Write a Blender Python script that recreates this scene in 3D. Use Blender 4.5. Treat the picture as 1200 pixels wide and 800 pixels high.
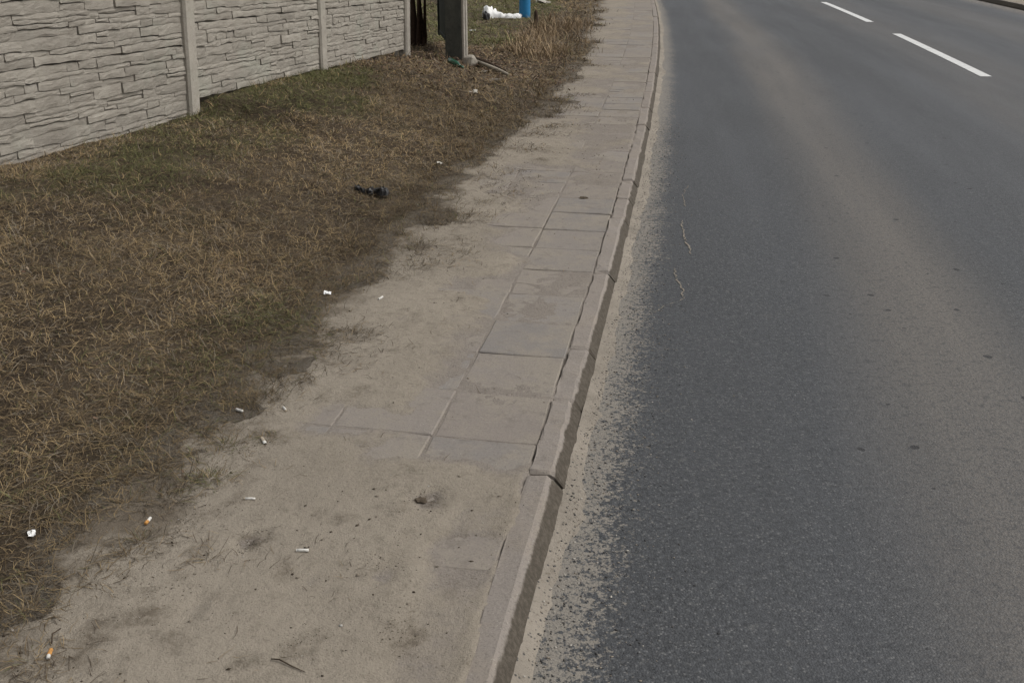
import bpy, bmesh, math, random
import numpy as np
from mathutils import Vector, Matrix

for o in list(bpy.data.objects):
    bpy.data.objects.remove(o, do_unlink=True)
sc = bpy.context.scene
C = sc.collection

# ------------------------------------------------------------------ camera, sky, sun, exposure
cam_d = bpy.data.cameras.new('camera'); cam = bpy.data.objects.new('camera', cam_d); C.objects.link(cam)
cam.location = (0, 0, 1.6)
cam.rotation_euler = (math.radians(90 - 22.885), 0, 0)
cam_d.sensor_width = 36; cam_d.lens = 36 * 1161 / 1200
cam_d.clip_start = 0.05; cam_d.clip_end = 3000
sc.camera = cam

SUN_EL, SUN_AZ = 50, 88            # azimuth from +Y towards +X
w = bpy.data.worlds.new('World'); sc.world = w; w.use_nodes = True
nt = w.node_tree; nt.nodes.clear()
sky = nt.nodes.new('ShaderNodeTexSky'); sky.sky_type = 'NISHITA'; sky.sun_disc = False
sky.sun_elevation = math.radians(SUN_EL); sky.sun_rotation = math.radians(SUN_AZ)
sky.air_density = 1.0; sky.dust_density = 4.0; sky.ozone_density = 1.0
hs = nt.nodes.new('ShaderNodeHueSaturation'); hs.inputs['Saturation'].default_value = 0.12
bg = nt.nodes.new('ShaderNodeBackground'); bg.inputs['Strength'].default_value = 0.10
wo = nt.nodes.new('ShaderNodeOutputWorld')
nt.links.new(sky.outputs[0], hs.inputs['Color']); nt.links.new(hs.outputs[0], bg.inputs['Color'])
nt.links.new(bg.outputs[0], wo.inputs['Surface'])
sun_d = bpy.data.lights.new('sun', 'SUN'); sun = bpy.data.objects.new('sun', sun_d); C.objects.link(sun)
sun_d.energy = 1.05; sun_d.angle = math.radians(34); sun_d.color = (1.0, 0.95, 0.88)
sun.rotation_euler = (math.radians(90 - SUN_EL), 0, math.radians(180 - SUN_AZ))
sun.location = (4, 4, 8)
sc.view_settings.view_transform = 'Standard'; sc.view_settings.look = 'None'
sc.view_settings.gamma = 1.0; sc.view_settings.use_curve_mapping = False
sc.view_settings.exposure = 0.43

random.seed(7); rng = np.random.default_rng(11)

# ------------------------------------------------------------------ layout: the kerb line, height of the verge
_Y = np.linspace(-12, 170, 18201); _X = -.32 + .195 * _Y - .0019 * _Y ** 2
_S = np.concatenate([[0], np.cumsum(np.hypot(np.diff(_X), np.diff(_Y)))]); _S -= np.interp(0, _Y, _S)
_TX = np.gradient(_X, _S); _TY = np.gradient(_Y, _S)
def P(s, d):
    """metres along the kerb, metres right of the kerb face -> x, y"""
    s = np.asarray(s, float); d = np.asarray(d, float)
    tx = np.interp(s, _S, _TX); ty = np.interp(s, _S, _TY)
    return np.interp(s, _S, _X) + ty * d, np.interp(s, _S, _Y) - tx * d
def tangent(s):
    return float(np.interp(s, _S, _TX)), float(np.interp(s, _S, _TY))
def SD(x, y):
    x = np.asarray(x, float); y = np.asarray(y, float)
    s = np.interp(y, _Y, _S)
    for _ in range(6):
        px, py = P(s, 0 * s); tx = np.interp(s, _S, _TX); ty = np.interp(s, _S, _TY)
        s = s + (x - px) * tx + (y - py) * ty
    px, py = P(s, 0 * s); tx = np.interp(s, _S, _TX); ty = np.interp(s, _S, _TY)
    return s, (x - px) * ty - (y - py) * tx

def _h(i, j, seed):
    n = (i.astype(np.int64) * 374761393 + j.astype(np.int64) * 668265263 + seed * 982451653) & 0xffffffff
    n = ((n ^ (n >> 13)) * 1274126177) & 0xffffffff
    n = (n ^ (n >> 16)) & 0xffff
    return n / 65535.0
def vn(x, y, seed=0):
    x = np.asarray(x, float); y = np.asarray(y, float)
    i = np.floor(x); j = np.floor(y); fx = x - i; fy = y - j
    fx = fx * fx * (3 - 2 * fx); fy = fy * fy * (3 - 2 * fy)
    a = _h(i, j, seed); b = _h(i + 1, j, seed); c = _h(i, j + 1, seed); d = _h(i + 1, j + 1, seed)
    return (a + (b - a) * fx) * (1 - fy) + (c + (d - c) * fx) * fy
def fbm(x, y, sc_, seed=0, oct_=4):
    """about -1..1"""
    t = 0; a = 1.0; n = 0
    for k in range(oct_):
        t = t + a * (vn(x * sc_ * 2 ** k + 17.3 * k, y * sc_ * 2 ** k - 9.1 * k, seed + k) * 2 - 1); n += a; a *= .55
    return t / n * 1.5
def sstep(a, b, x):
    t = np.clip((x - a) / (b - a), 0, 1); return t * t * (3 - 2 * t)

_es = [-8, 1.81, 2.16, 2.42, 3.02, 3.25, 3.52, 4.13, 4.66, 5.28, 6.18, 6.82, 7.57, 8.3, 9.16, 10.77, 14.47, 18.6, 22.9, 60]
_ed = [-1.03, -1.04, -1.06, -1.06, -1.08, -1.09, -1.02, -1.08, -.99, -1.03, -1.02, -.98, -.94, -.87, -.80, -.82, -.89, -1.03, -1.12, -1.15]
def edge(s): return np.interp(s, _es, _ed)
def verge_base(s, d):
    fz = np.interp(s, [-10, 4.4, 6.52, 6.8, 7.9, 8.74, 9.6, 10.5, 10.93, 13, 16, 20, 60], [.45, .41, .35, .425, .405, .38, .345, .275, .226, .17, .11, .08, .06])
    t = sstep(0, 1, np.clip((edge(s) - d) / 2.05, 0, 1))
    back = .02 * np.clip(-d - 3.2, 0, 6)
    return .058 + (fz - .058) * t + back
def verge_z(s, d):
    x, y = P(s, d)
    e = edge(s) + .13 * fbm(x, y, 2.2, 5)
    z = verge_base(s, d) + .013 * fbm(x, y, 3.0, 21) + .006 * fbm(x, y, 14, 22, 3)
    return z + .010 - .03 * sstep(-.10, .16, d - e)
def vz_xy(x, y):
    s, d = SD(x, y); return float(verge_z(s, d))

SLAB0, SLABL = 2.82, .345
def sand_z(s, d):
    x, y = P(s, d)
    near = 1 - sstep(2.50, 2.78, s + .06 * fbm(x, y, 5, 61))
    mid = (1 - near) * (1 - sstep(5.2, 7.2, s))
    far = 1 - near - mid
    u = sstep(-.66, -.44, d + .10 * fbm(x, y, 3.0, 62))          # 1 next to the kerb
    n1 = fbm(x, y, 2.4, 63); n2 = fbm(x, y, 9, 64)
    cov = near * (.012 + .004 * n1) + mid * (u * (-.0065 + .004 * n1) + (1 - u) * (.0055 + .0075 * n1)) \
        + far * (-.0005 + .0075 * n1 + .0035 * (1 - u))
    cov = cov + .0022 * n2 + .0013 * fbm(x, y, 34, 65, 3)
    for (ds, dd, r, a) in [(2.43, -.39, .06, -.012), (2.36, -.45, .05, .008), (2.13, -.79, .05, -.014), (2.05, -.42, .06, -.008),
                           (1.95, -.55, .09, -.006), (2.2, -.25, .08, -.006), (2.62, -.6, .1, -.005), (1.85, -.8, .07, -.008)]:
        cov = cov + a * np.exp(-((s - ds) ** 2 + (d - dd) ** 2) / (r * r)) * (1 + .9 * fbm(x, y, 22, 66, 3))
    for (ds, dd, rs, rd) in [(4.28, -.66, .13, .15), (5.36, -.62, .16, .16), (2.86, -.78, .12, .16), (6.6, -.62, .15, .2), (9.6, -.7, .3, .2), (1.95, -.21, .55, .10)]:
        cov = cov - .0105 * np.exp(-(((s - ds) / rs) ** 4 + ((d - dd) / rd) ** 4))
    z = .062 + cov
    z = z - .03 * sstep(-.130 + .018 * n2 + .004 * near, -.104 + .018 * n2 + .004 * near, d)              # ends inside the kerb
    z = z - .035 * sstep(.15, .55, edge(s) - d)                   # runs out under the grass
    return z + .004 * sstep(.2, .9, -d - .2)

# ------------------------------------------------------------------ helpers
def link(o, parent=None):
    C.objects.link(o)
    if parent is not None: o.parent = parent
    return o
def mesh_obj(name, me, mat=None, parent=None):
    if mat is not None and len(me.materials) == 0: me.materials.append(mat)
    return link(bpy.data.objects.new(name, me), parent)
def tag(o, label=None, cat=None, group=None, kind=None):
    if label: o['label'] = label
    if cat: o['category'] = cat
    if group: o['group'] = group
    if kind: o['kind'] = kind
    return o
def empty(name, loc, rz=0):
    o = bpy.data.objects.new(name, None); o.empty_display_size = .1
    o.location = loc; o.rotation_euler = (0, 0, rz); return link(o)
def pyd(name, v, f, smooth=False):
    me = bpy.data.meshes.new(name); me.from_pydata([tuple(map(float, q)) for q in v], [], [tuple(map(int, q)) for q in f]); me.update()
    if smooth: me.shade_smooth()
    return me
def np_mesh(name, verts, loops, starts, totals, smooth=False):
    me = bpy.data.meshes.new(name)
    me.vertices.add(len(verts)); me.vertices.foreach_set('co', np.ascontiguousarray(verts, dtype=np.float32).ravel())
    me.loops.add(len(loops)); me.loops.foreach_set('vertex_index', np.ascontiguousarray(loops, dtype=np.int32))
    me.polygons.add(len(starts)); me.polygons.foreach_set('loop_start', np.ascontiguousarray(starts, dtype=np.int32))
    me.polygons.foreach_set('loop_total', np.ascontiguousarray(totals, dtype=np.int32))
    me.update(calc_edges=True)
    if smooth: me.shade_smooth()
    return me
def grid_mesh(name, ss, ds, zf, smooth=True):
    """sheet over the (s, d) grid, UV = (s, d) in metres"""
    S, D = np.meshgrid(ss, ds, indexing='ij'); x, y = P(S, D); z = zf(S, D)
    n, m = S.shape; v = np.stack([x, y, z], -1).reshape(-1, 3)
    i, j = np.meshgrid(np.arange(n - 1), np.arange(m - 1), indexing='ij')
    a = (i * m + j).ravel()
    # d grows to the right of travel: this order faces up
    q = np.stack([a, a + 1, a + m + 1, a + m], -1)
    up = 1 if ds[1] > ds[0] else -1
    if up < 0: q = q[:, ::-1]
    loops = q.ravel(); k = len(q)
    me = np_mesh(name, v, loops, np.arange(k) * 4, np.full(k, 4), smooth)
    uv = me.uv_layers.new(name='sd')
    uvs = np.stack([S.ravel(), D.ravel()], -1)[loops]
    uv.data.foreach_set('uv', uvs.astype(np.float32).ravel())
    return me
def bm_obj(name, bm, mat, parent=None, smooth=False):
    me = bpy.data.meshes.new(name); bm.normal_update(); bm.to_mesh(me); bm.free()
    if smooth: me.shade_smooth()
    return mesh_obj(name, me, mat, parent)
def bm_box(bm, c, size, M=None, bevel=0.0, seg=1):
    r = bmesh.ops.create_cube(bm, size=1.0); vs = r['verts']
    for v in vs:
        v.co = Vector((v.co.x * size[0] + c[0], v.co.y * size[1] + c[1], v.co.z * size[2] + c[2]))
    if bevel:
        es = list({e for v in vs for e in v.link_edges})
        bmesh.ops.bevel(bm, geom=es, offset=bevel, segments=seg, affect='EDGES', profile=.6)
    return vs
def tube_mesh(name, pts, radii, n=8, cap=True, smooth=True, wob=0, seed=0):
    r_ = random.Random(seed); v = []; f = []; pts = [Vector(p) for p in pts]
    for k, p in enumerate(pts):
        t = (pts[min(k + 1, len(pts) - 1)] - pts[max(k - 1, 0)]).normalized()
        a = t.orthogonal().normalized() if k == 0 else (a - t * a.dot(t)).normalized()
        b = t.cross(a)
        for q in range(n):
            w_ = radii[k] * (1 + wob * r_.uniform(-1, 1)); an = 2 * math.pi * q / n
            v.append(p + a * math.cos(an) * w_ + b * math.sin(an) * w_)
    for k in range(len(pts) - 1):
        for q in range(n):
            f.append((k * n + q, k * n + (q + 1) % n, (k + 1) * n + (q + 1) % n, (k + 1) * n + q))
    if cap:
        f.append(tuple(reversed(range(n)))); f.append(tuple(range((len(pts) - 1) * n, len(pts) * n)))
    return pyd(name, v, f, smooth)

# ------------------------------------------------------------------ materials
class G:
    def __init__(s, name, rough=.9, spec=.3):
        s.m = bpy.data.materials.new(name); s.m.use_nodes = True; s.t = s.m.node_tree
        s.b = s.t.nodes['Principled BSDF']; s.b.inputs['Roughness'].default_value = rough
        s.b.inputs['Specular IOR Level'].default_value = spec
        s.co = s.t.nodes.new('ShaderNodeTexCoord')
    def n(s, typ, **kw):
        nd = s.t.nodes.new(typ)
        for k, v in kw.items(): setattr(nd, k, v)
        return nd
    def put(s, sock, v):
        if hasattr(v, 'is_output') or isinstance(v, bpy.types.NodeSocket): s.t.links.new(v, sock)
        elif isinstance(v, (tuple, list)) and len(v) == 3 and sock.type == 'RGBA': sock.default_value = (*v, 1)
        else: sock.default_value = v
    def noise(s, scale, detail=4, rough=.55, vec=None, dist=0.0, out='Fac'):
        nd = s.n('ShaderNodeTexNoise'); nd.inputs['Scale'].default_value = scale; nd.inputs['Detail'].default_value = detail
        nd.inputs['Roughness'].default_value = rough; nd.inputs['Distortion'].default_value = dist
        s.put(nd.inputs['Vector'], vec if vec is not None else s.co.outputs['Object']); return nd.outputs[out]
    def vor(s, scale, out='Distance', vec=None, feature='F1', rnd=1.0):
        nd = s.n('ShaderNodeTexVoronoi'); nd.feature = feature; nd.inputs['Scale'].default_value = scale
        nd.inputs['Randomness'].default_value = rnd
        s.put(nd.inputs['Vector'], vec if vec is not None else s.co.outputs['Object']); return nd.outputs[out]
    def math(s, op, a, b=0.0, clamp=False):
        nd = s.n('ShaderNodeMath'); nd.operation = op; nd.use_clamp = clamp; s.put(nd.inputs[0], a); s.put(nd.inputs[1], b); return nd.outputs[0]
    def ss(s, v, a, b, o0=0.0, o1=1.0):
        nd = s.n('ShaderNodeMapRange'); nd.interpolation_type = 'SMOOTHSTEP'
        s.put(nd.inputs[0], v)
        for k, q in zip((1, 2, 3, 4), (a, b, o0, o1)): s.put(nd.inputs[k], q)
        return nd.outputs[0]
    def mix(s, f, a, b, mode='MIX'):
        nd = s.n('ShaderNodeMix'); nd.data_type = 'RGBA'; nd.blend_type = mode
        s.put(nd.inputs[0], f); s.put(nd.inputs[6], a); s.put(nd.inputs[7], b); return nd.outputs[2]
    def ramp(s, v, pts):
        nd = s.n('ShaderNodeValToRGB'); s.put(nd.inputs[0], v); el = nd.color_ramp.elements
        while len(el) < len(pts): el.new(.5)
        for e, (p, c) in zip(el, pts): e.position = p; e.color = (*c, 1)
        return nd.outputs[0]
    def sep(s, v):
        nd = s.n('ShaderNodeSeparateXYZ'); s.put(nd.inputs[0], v); return nd.outputs
    def sd(s):
        nd = s.n('ShaderNodeUVMap'); nd.uv_map = 'sd'; return s.sep(nd.outputs[0])
    def attr(s, name):
        nd = s.n('ShaderNodeAttribute'); nd.attribute_name = name; return nd.outputs['Color']
    def bump(s, hgt, dist=.01, strength=1.0, prev=None):
        nd = s.n('ShaderNodeBump'); nd.inputs['Distance'].default_value = dist; nd.inputs['Strength'].default_value = strength
        s.put(nd.inputs['Height'], hgt)
        if prev is not None: s.put(nd.inputs['Normal'], prev)
        return nd.outputs[0]
    def done(s, col, normal=None, rough=None):
        s.put(s.b.inputs['Base Color'], col)
        if normal is not None: s.put(s.b.inputs['Normal'], normal)
        if rough is not None: s.put(s.b.inputs['Roughness'], rough)
        return s.m

SAND_A, SAND_B, SAND_C = (.272, .238, .192), (.222, .193, .155), (.155, .132, .103)
def sand_color(g, pebbles=True):
    c = g.ramp(g.noise(1.7, 5, .6), [(.3, SAND_B), (.62, SAND_A)])
    c = g.mix(g.ss(g.noise(7, 6, .75), .52, .72), c, SAND_C)
    c = g.mix(g.ss(g.noise(24, 4, .7), .52, .70, 0, .5), c, SAND_C)
    c = g.mix(g.ss(g.noise(160, 2, .6), .35, .7, 0, .45), c, (.305, .268, .217))
    c = g.mix(g.ss(g.noise(75, 3, .7), .58, .72, 0, .5), c, (.125, .105, .082))
    return c

def mat_sand():
    g = G('sand_dusty', .95, .15)
    c = sand_color(g)
    th = g.sep(g.attr('thick'))[0]            # thin sand lets the slab show through
    show = g.ss(g.math('ADD', th, g.math('MULTIPLY', g.math('SUBTRACT', g.noise(38, 5, .7), .5), .010)), -.001, .0065, .85, 0)
    c = g.mix(show, c, g.mix(g.ss(g.noise(150, 2), .4, .65), (.228, .20, .175), (.178, .157, .138)))
    # damp soil where the verge has been trodden onto the pavement
    s_, d_, _ = g.sd()
    left = g.ss(g.math('ADD', d_, g.math('MULTIPLY', g.math('SUBTRACT', g.noise(4.2, 7, .72), .5), 1.3)), -.98, -1.30)
    c = g.mix(g.math('MULTIPLY', left, .75), c, (.085, .066, .047))
    c = g.mix(g.math('MULTIPLY', g.sep(g.attr('soil'))[0], g.ss(g.noise(55, 5, .75), .3, .6, .15, .95)), c, (.085, .067, .049))
    cr = g.ss(g.vor(46), .05, .11, 1, 0)
    c = g.mix(g.math('MULTIPLY', cr, g.ss(g.noise(3.1, 3), .45, .62)), c, (.055, .042, .03))
    b = g.bump(g.noise(16, 5, .7), .013, .7)
    b = g.bump(g.noise(60, 5, .75), .005, .8, b)
    b = g.bump(g.noise(240, 2, .6), .002, .8, b)
    return g.done(c, b)

def mat_asphalt():
    g = G('asphalt', .6, .4)
    s_, d_, _ = g.sd()
    obj = g.co.outputs['Object']
    # stones in the binder
    v1 = g.n('ShaderNodeTexVoronoi'); v1.inputs['Scale'].default_value = 165; g.put(v1.inputs['Vector'], obj)
    cell = g.sep(v1.outputs['Color'])[0]
    c = g.ramp(cell, [(.0, (.014, .015, .017)), (.45, (.037, .040, .0435)), (.85, (.068, .072, .077)), (1.0, (.18, .178, .172))])
    c = g.mix(g.ss(v1.outputs['Distance'], .35, .62, 0, .6), c, (.028, .029, .030))
    c = g.mix(.38, c, g.ramp(g.noise(60, 3, .75), [(.34, (.022, .024, .027)), (.66, (.096, .101, .109))]))
    # large tone changes of the surface
    cv = g.n('ShaderNodeCombineXYZ'); g.put(cv.inputs[0], g.math('MULTIPLY', s_, .13)); g.put(cv.inputs[1], d_); LV = cv.outputs[0]
    c = g.mix(g.ss(g.noise(1.1, 4, .6, LV), .4, .7, 0, .4), c, (.078, .082, .09))
    sw = g.math('ADD', d_, g.math('MULTIPLY', g.math('SUBTRACT', g.noise(1.3, 3, .5, LV), .5), .45))
    def band(lo, a, b, hi): return g.math('MULTIPLY', g.ss(sw, lo, a), g.ss(sw, b, hi, 1, 0))
    dust = g.mix(g.ss(g.noise(90, 3, .7), .4, .65), (.15, .133, .114), (.078, .073, .067))
    oil = band(.8, 1.28, 1.40, 1.9)
    c = g.mix(g.math('MULTIPLY', oil, g.ss(g.noise(2.2, 5, .6, LV), .25, .75, .5, .9)), c, dust)
    mid = band(2.7, 3.3, 4.0, 4.6)
    c = g.mix(g.math('MULTIPLY', mid, g.ss(g.noise(1.3, 4, .6, LV), .3, .8, .1, .45)), c, dust)
    far = band(4.9, 5.4, 5.9, 6.4)
    c = g.mix(g.math('MULTIPLY', far, .3), c, dust)
    c = g.mix(g.ss(g.noise(28, 3, .7), .52, .66, 0, .45), c, (.024, .026, .029))
    c = g.mix(g.ss(g.noise(19, 3, .7), .60, .72, 0, .35), c, (.13, .128, .122))
    # pale patches of worn stones
    c = g.mix(g.math('MULTIPLY', g.ss(g.noise(4.5, 4, .7), .6, .72), g.ss(g.noise(170, 2, .6), .55, .7, 0, .8)), c, (.21, .195, .17))
    # sand washed along the kerb, held between the stones
    edge_n = g.math('ADD', d_, g.math('MULTIPLY', g.math('SUBTRACT', g.noise(3.4, 4, .6), .5), .20))
    grain = g.math('SUBTRACT', g.math('ADD', g.math('MULTIPLY', g.noise(85, 3, .75), 1.0), g.math('MULTIPLY', g.noise(34, 3, .65), .7)), .35)
    sandy = g.ss(grain, g.ss(edge_n, -.02, .33, .30, .70), g.ss(edge_n, -.02, .33, .44, .82))
    sandy = g.math('MULTIPLY', sandy, g.ss(edge_n, .10, .46, 1, .05))
    c = g.mix(g.math('MULTIPLY', sandy, .92), c, g.mix(g.noise(140, 2), (.262, .236, .2), (.178, .164, .143)))
    fs = g.math('MULTIPLY', g.ss(d_, 6.6, 7.2), g.ss(g.noise(12, 4, .7), .35, .65)); c = g.mix(fs, c, (.25, .215, .175))
    # trodden-in gum and tar spots
    vs = g.n('ShaderNodeTexVoronoi'); vs.voronoi_dimensions = '2D'; vs.inputs['Scale'].default_value = 5.6; g.put(vs.inputs['Vector'], g.mix(.02, obj, g.noise(30, 2, out='Color')))
    r_ = g.sep(vs.outputs['Color'])
    lim = g.math('MULTIPLY', g.math('POWER', r_[1], 2.0), .105)
    spot = g.math('MULTIPLY', g.math('LESS_THAN', vs.outputs['Distance'], lim), g.math('LESS_THAN', r_[0], .55))
    spot = g.math('MULTIPLY', spot, g.math('MULTIPLY', g.ss(sw, .6, 1.05), g.ss(sw, 2.3, 2.8, 1, 0)))
    c = g.mix(g.math('MULTIPLY', spot, .85), c, (.012, .012, .013))
    hgt = g.math('SUBTRACT', 1.0, v1.outputs['Distance'])
    b = g.bump(hgt, .0028, .55); b = g.bump(g.noise(60, 4, .75), .004, .4, b)
    rough = g.ss(g.noise(2.0, 4, .55, LV), .3, .7, .56, .68)
    return g.done(c, b, g.math('ADD', rough, g.math('MULTIPLY', sandy, .3)))

def mat_concrete(name, a, b_, dirt, scale=1.0, bump=.003, dirt_amt=.6, rnd=.12, green=0.0):
    g = G(name, .9, .2)
    oi = g.n('ShaderNodeObjectInfo')
    off = g.n('ShaderNodeVectorMath'); off.operation = 'ADD'; g.put(off.inputs[0], g.co.outputs['Object'])
    cmb = g.n('ShaderNodeCombineXYZ')
    for k, q in enumerate((31.0, 17.0, 23.0)): g.put(cmb.inputs[k], g.math('MULTIPLY', oi.outputs['Random'], q))
    g.put(off.inputs[1], cmb.outputs[0]); V = off.outputs[0]
    c = g.ramp(g.noise(5 * scale, 5, .65, V), [(.3, b_), (.65, a)])
    c = g.mix(g.ss(g.noise(16 * scale, 5, .7, V), .5, .72, 0, dirt_amt), c, dirt)
    c = g.mix(g.ss(g.noise(190, 2, .6, V), .5, .72, 0, .5), c, tuple(q * .55 for q in a))
    c = g.mix(g.ss(g.noise(120, 2, .6, V), .62, .72, 0, .5), c, tuple(min(.6, q * 1.4) for q in a))
    if green: c = g.mix(g.ss(g.noise(3.1, 4, .6, V), .55, .75, 0, green), c, (.22, .235, .185))
    val = g.math('ADD', 1 - rnd, g.math('MULTIPLY', oi.outputs['Random'], 2 * rnd))
    hv = g.n('ShaderNodeHueSaturation'); g.put(hv.inputs['Value'], val); g.put(hv.inputs['Color'], c)
    bb = g.bump(g.noise(40 * scale, 6, .75, V), bump, .8)
    bb = g.bump(g.noise(210, 2, .6, V), bump * .35, .7, bb)
    return g.done(hv.outputs[0], bb)

def mat_slab():
    g = G('paving_concrete', .92, .2)
    oi = g.n('ShaderNodeObjectInfo'); geo = g.n('ShaderNodeNewGeometry'); V = geo.outputs['Position']
    c = g.ramp(oi.outputs['Random'], [(0, (.212, .186, .164)), (.4, (.235, .207, .182)), (.75, (.20, .184, .17)), (1, (.252, .227, .204))])
    c = g.mix(g.ss(g.noise(5, 6, .7, V), .38, .62, 0, .9), c, (.25, .221, .184))
    c = g.mix(g.ss(g.noise(22, 4, .7, V), .52, .72, 0, .6), c, (.15, .13, .112))
    c = g.mix(g.ss(g.noise(170, 2, .6, V), .5, .7, 0, .45), c, (.12, .108, .094))
    c = g.mix(g.ss(g.noise(110, 2, .6, V), .64, .74, 0, .5), c, (.36, .33, .295))
    b = g.bump(g.noise(70, 5, .75, V), .003, .8); b = g.bump(g.noise(12, 3, .6, V), .004, .5, b)
    return g.done(c, b)
def mat_kerb():
    g = G('kerb_concrete', .92, .2)
    oi = g.n('ShaderNodeObjectInfo'); geo = g.n('ShaderNodeNewGeometry'); V = geo.outputs['Position']
    c = g.ramp(oi.outputs['Random'], [(0, (.235, .208, .184)), (.5, (.265, .236, .21)), (1, (.245, .214, .187))])
    c = g.mix(g.ss(g.noise(7, 5, .65, V), .4, .7, 0, .6), c, (.265, .228, .187))
    c = g.mix(g.ss(g.noise(26, 4, .7, V), .54, .72, 0, .5), c, (.155, .135, .116))
    c = g.mix(g.ss(g.noise(180, 2, .6, V), .5, .7, 0, .5), c, (.13, .115, .1))
    c = g.mix(g.ss(g.noise(120, 2, .6, V), .64, .74, 0, .6), c, (.38, .35, .31))
    # road film thrown up on to the splayed face: a coat of dried mud with a ragged upper edge
    uv = g.sd()
    film = g.ss(g.math('ADD', uv[1], g.math('MULTIPLY', g.math('SUBTRACT', g.noise(24, 4, .7, V), .5), .016)), -.052, -.045)
    mud = g.mix(g.ss(g.noise(60, 4, .7, V), .4, .68), (.066, .056, .044), (.105, .09, .072))
    c = g.mix(film, c, mud)
    b = g.bump(g.noise(70, 5, .75, V), .0035, .9); b = g.bump(g.noise(14, 3, .6, V), .005, .5, b)
    return g.done(c, b)
def mat_soil():
    g = G('verge_soil', .97, .1)
    c = g.ramp(g.noise(2.2, 6, .65), [(.28, (.06, .046, .033)), (.5, (.105, .08, .055)), (.72, (.165, .13, .092))])
    c = g.mix(g.ss(g.noise(1.3, 4, .6), .56, .72, 0, .5), c, (.075, .072, .036))
    c = g.mix(g.ss(g.noise(38, 5, .75), .5, .68, 0, .8), c, (.045, .034, .024))
    c = g.mix(g.ss(g.noise(90, 3, .7), .6, .72, 0, .6), c, (.23, .175, .115))
    e = g.ss(g.math('ADD', g.sep(g.attr('fromedge'))[0], g.math('MULTIPLY', g.math('SUBTRACT', g.noise(11, 6, .75), .5), .045)), .026, .004)
    c = g.mix(g.math('MULTIPLY', e, .95), c, g.mix(g.noise(60, 4, .7), (.15, .126, .098), (.26, .228, .186)))
    b = g.bump(g.noise(30, 6, .8), .025, .9); b = g.bump(g.noise(120, 3, .7), .006, .8, b)
    return g.done(c, b)
def mat_attr(name, rough=.85, spec=.2, trans=0.0):
    g = G(name, rough, spec); return g.done(g.attr('col'))
def mat_plain(name, col, rough=.6, spec=.3, var=.2, nscale=40, bump=.001, metal=0.0):
    g = G(name, rough, spec); g.b.inputs['Metallic'].default_value = metal
    c = g.mix(g.ss(g.noise(nscale, 4, .65), .35, .7), col, tuple(q * (1 - var) for q in col))
    return g.done(c, g.bump(g.noise(nscale * 2.5, 4, .7), bump, .7))
def mat_paint():
    g = G('road_paint', .7, .3)
    c = g.ramp(g.noise(9, 5, .6), [(.3, (.56, .565, .555)), (.7, (.66, .66, .645))])
    wear = g.math('ADD', g.noise(70, 4, .75), g.math('MULTIPLY', g.math('SUBTRACT', g.noise(4, 4, .6), .5), .5))
    c = g.mix(g.ss(wear, .58, .74, 0, .75), c, (.2, .2, .195))
    return g.done(c, g.bump(g.noise(130, 3, .7), .002, .6))
def mat_fence():
    g = G('fence_concrete', .92, .15); oi = g.n('ShaderNodeObjectInfo'); geo = g.n('ShaderNodeNewGeometry'); V = geo.outputs['Position']
    mp = g.n('ShaderNodeMapping'); mp.inputs['Scale'].default_value = (1, 1, 3.2); g.put(mp.inputs[0], V); H = mp.outputs[0]
    c = g.ramp(g.noise(6, 5, .65, V), [(.3, (.29, .263, .225)), (.65, (.372, .342, .295))])
    c = g.mix(g.ss(g.noise(14, 5, .7, H), .5, .7, 0, .55), c, (.25, .227, .192))
    c = g.mix(g.ss(g.noise(2.3, 4, .6, V), .52, .72, 0, .5), c, (.345, .35, .295))
    c = g.mix(g.ss(g.noise(60, 4, .75, H), .54, .7, 0, .5), c, (.22, .2, .168))
    hv = g.n('ShaderNodeHueSaturation'); g.put(hv.inputs['Value'], g.math('ADD', .9, g.math('MULTIPLY', oi.outputs['Random'], .2))); g.put(hv.inputs['Color'], c)
    b = g.bump(g.noise(26, 6, .75, H), .012, .8); b = g.bump(g.noise(110, 3, .7, H), .004, .8, b)
    return g.done(hv.outputs[0], b)
def mat_sandbed():
    g = G('sand_bed', .95, .15); return g.done(sand_color(g), g.bump(g.noise(60, 5, .75), .005, .8))
M = dict(sandbed=mat_sandbed(), sand=mat_sand(), asphalt=mat_asphalt(), slab=mat_slab(), kerb=mat_kerb(), soil=mat_soil(), paint=mat_paint(),
         fence=mat_fence(),
         post=mat_concrete('post_concrete', (.39, .357, .308), (.30, .275, .237), (.2, .182, .152), 1.4, .004, .6, .06, .25),
         darkpost=mat_concrete('mossy_shaded_concrete', (.085, .085, .072), (.05, .052, .045), (.033, .035, .03), 1.4, .004, .6, .06, .0),  # moss plus the shade of a flank turned from the light, put into the colour
         rubble=mat_concrete('rubble_concrete', (.36, .33, .28), (.27, .24, .2), (.19, .165, .13), 3, .004, .6, .1),
         blade=mat_attr('dry_grass_blades', .8, .25), crumb=mat_attr('crumbs', .9, .2), leaf=mat_attr('dead_leaves', .85, .2))

# ------------------------------------------------------------------ the setting
def strip(name, s0, s1, ds_, d0, d1, dd, zf, mat, smooth=True):
    return mesh_obj(name, grid_mesh(name, np.arange(s0, s1 + 1e-6, ds_), np.arange(d0, d1 + 1e-6, dd), zf, smooth), mat)

bm = bmesh.new()
vs_ = [bm.verts.new(q) for q in [(-900, -900, -.12), (900, -900, -.12), (900, 900, -.12), (-900, 900, -.12)]]; bm.faces.new(vs_)
gm = G('field_ground', .97, .1)
M['field'] = gm.done(gm.ramp(gm.noise(.35, 7, .7), [(.3, (.065, .052, .034)), (.55, (.1, .088, .05)), (.75, (.085, .088, .042))]), gm.bump(gm.noise(6, 6, .8), .08, .8))
ground = tag(bm_obj('ground', bm, M['field']), kind='structure')

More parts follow.
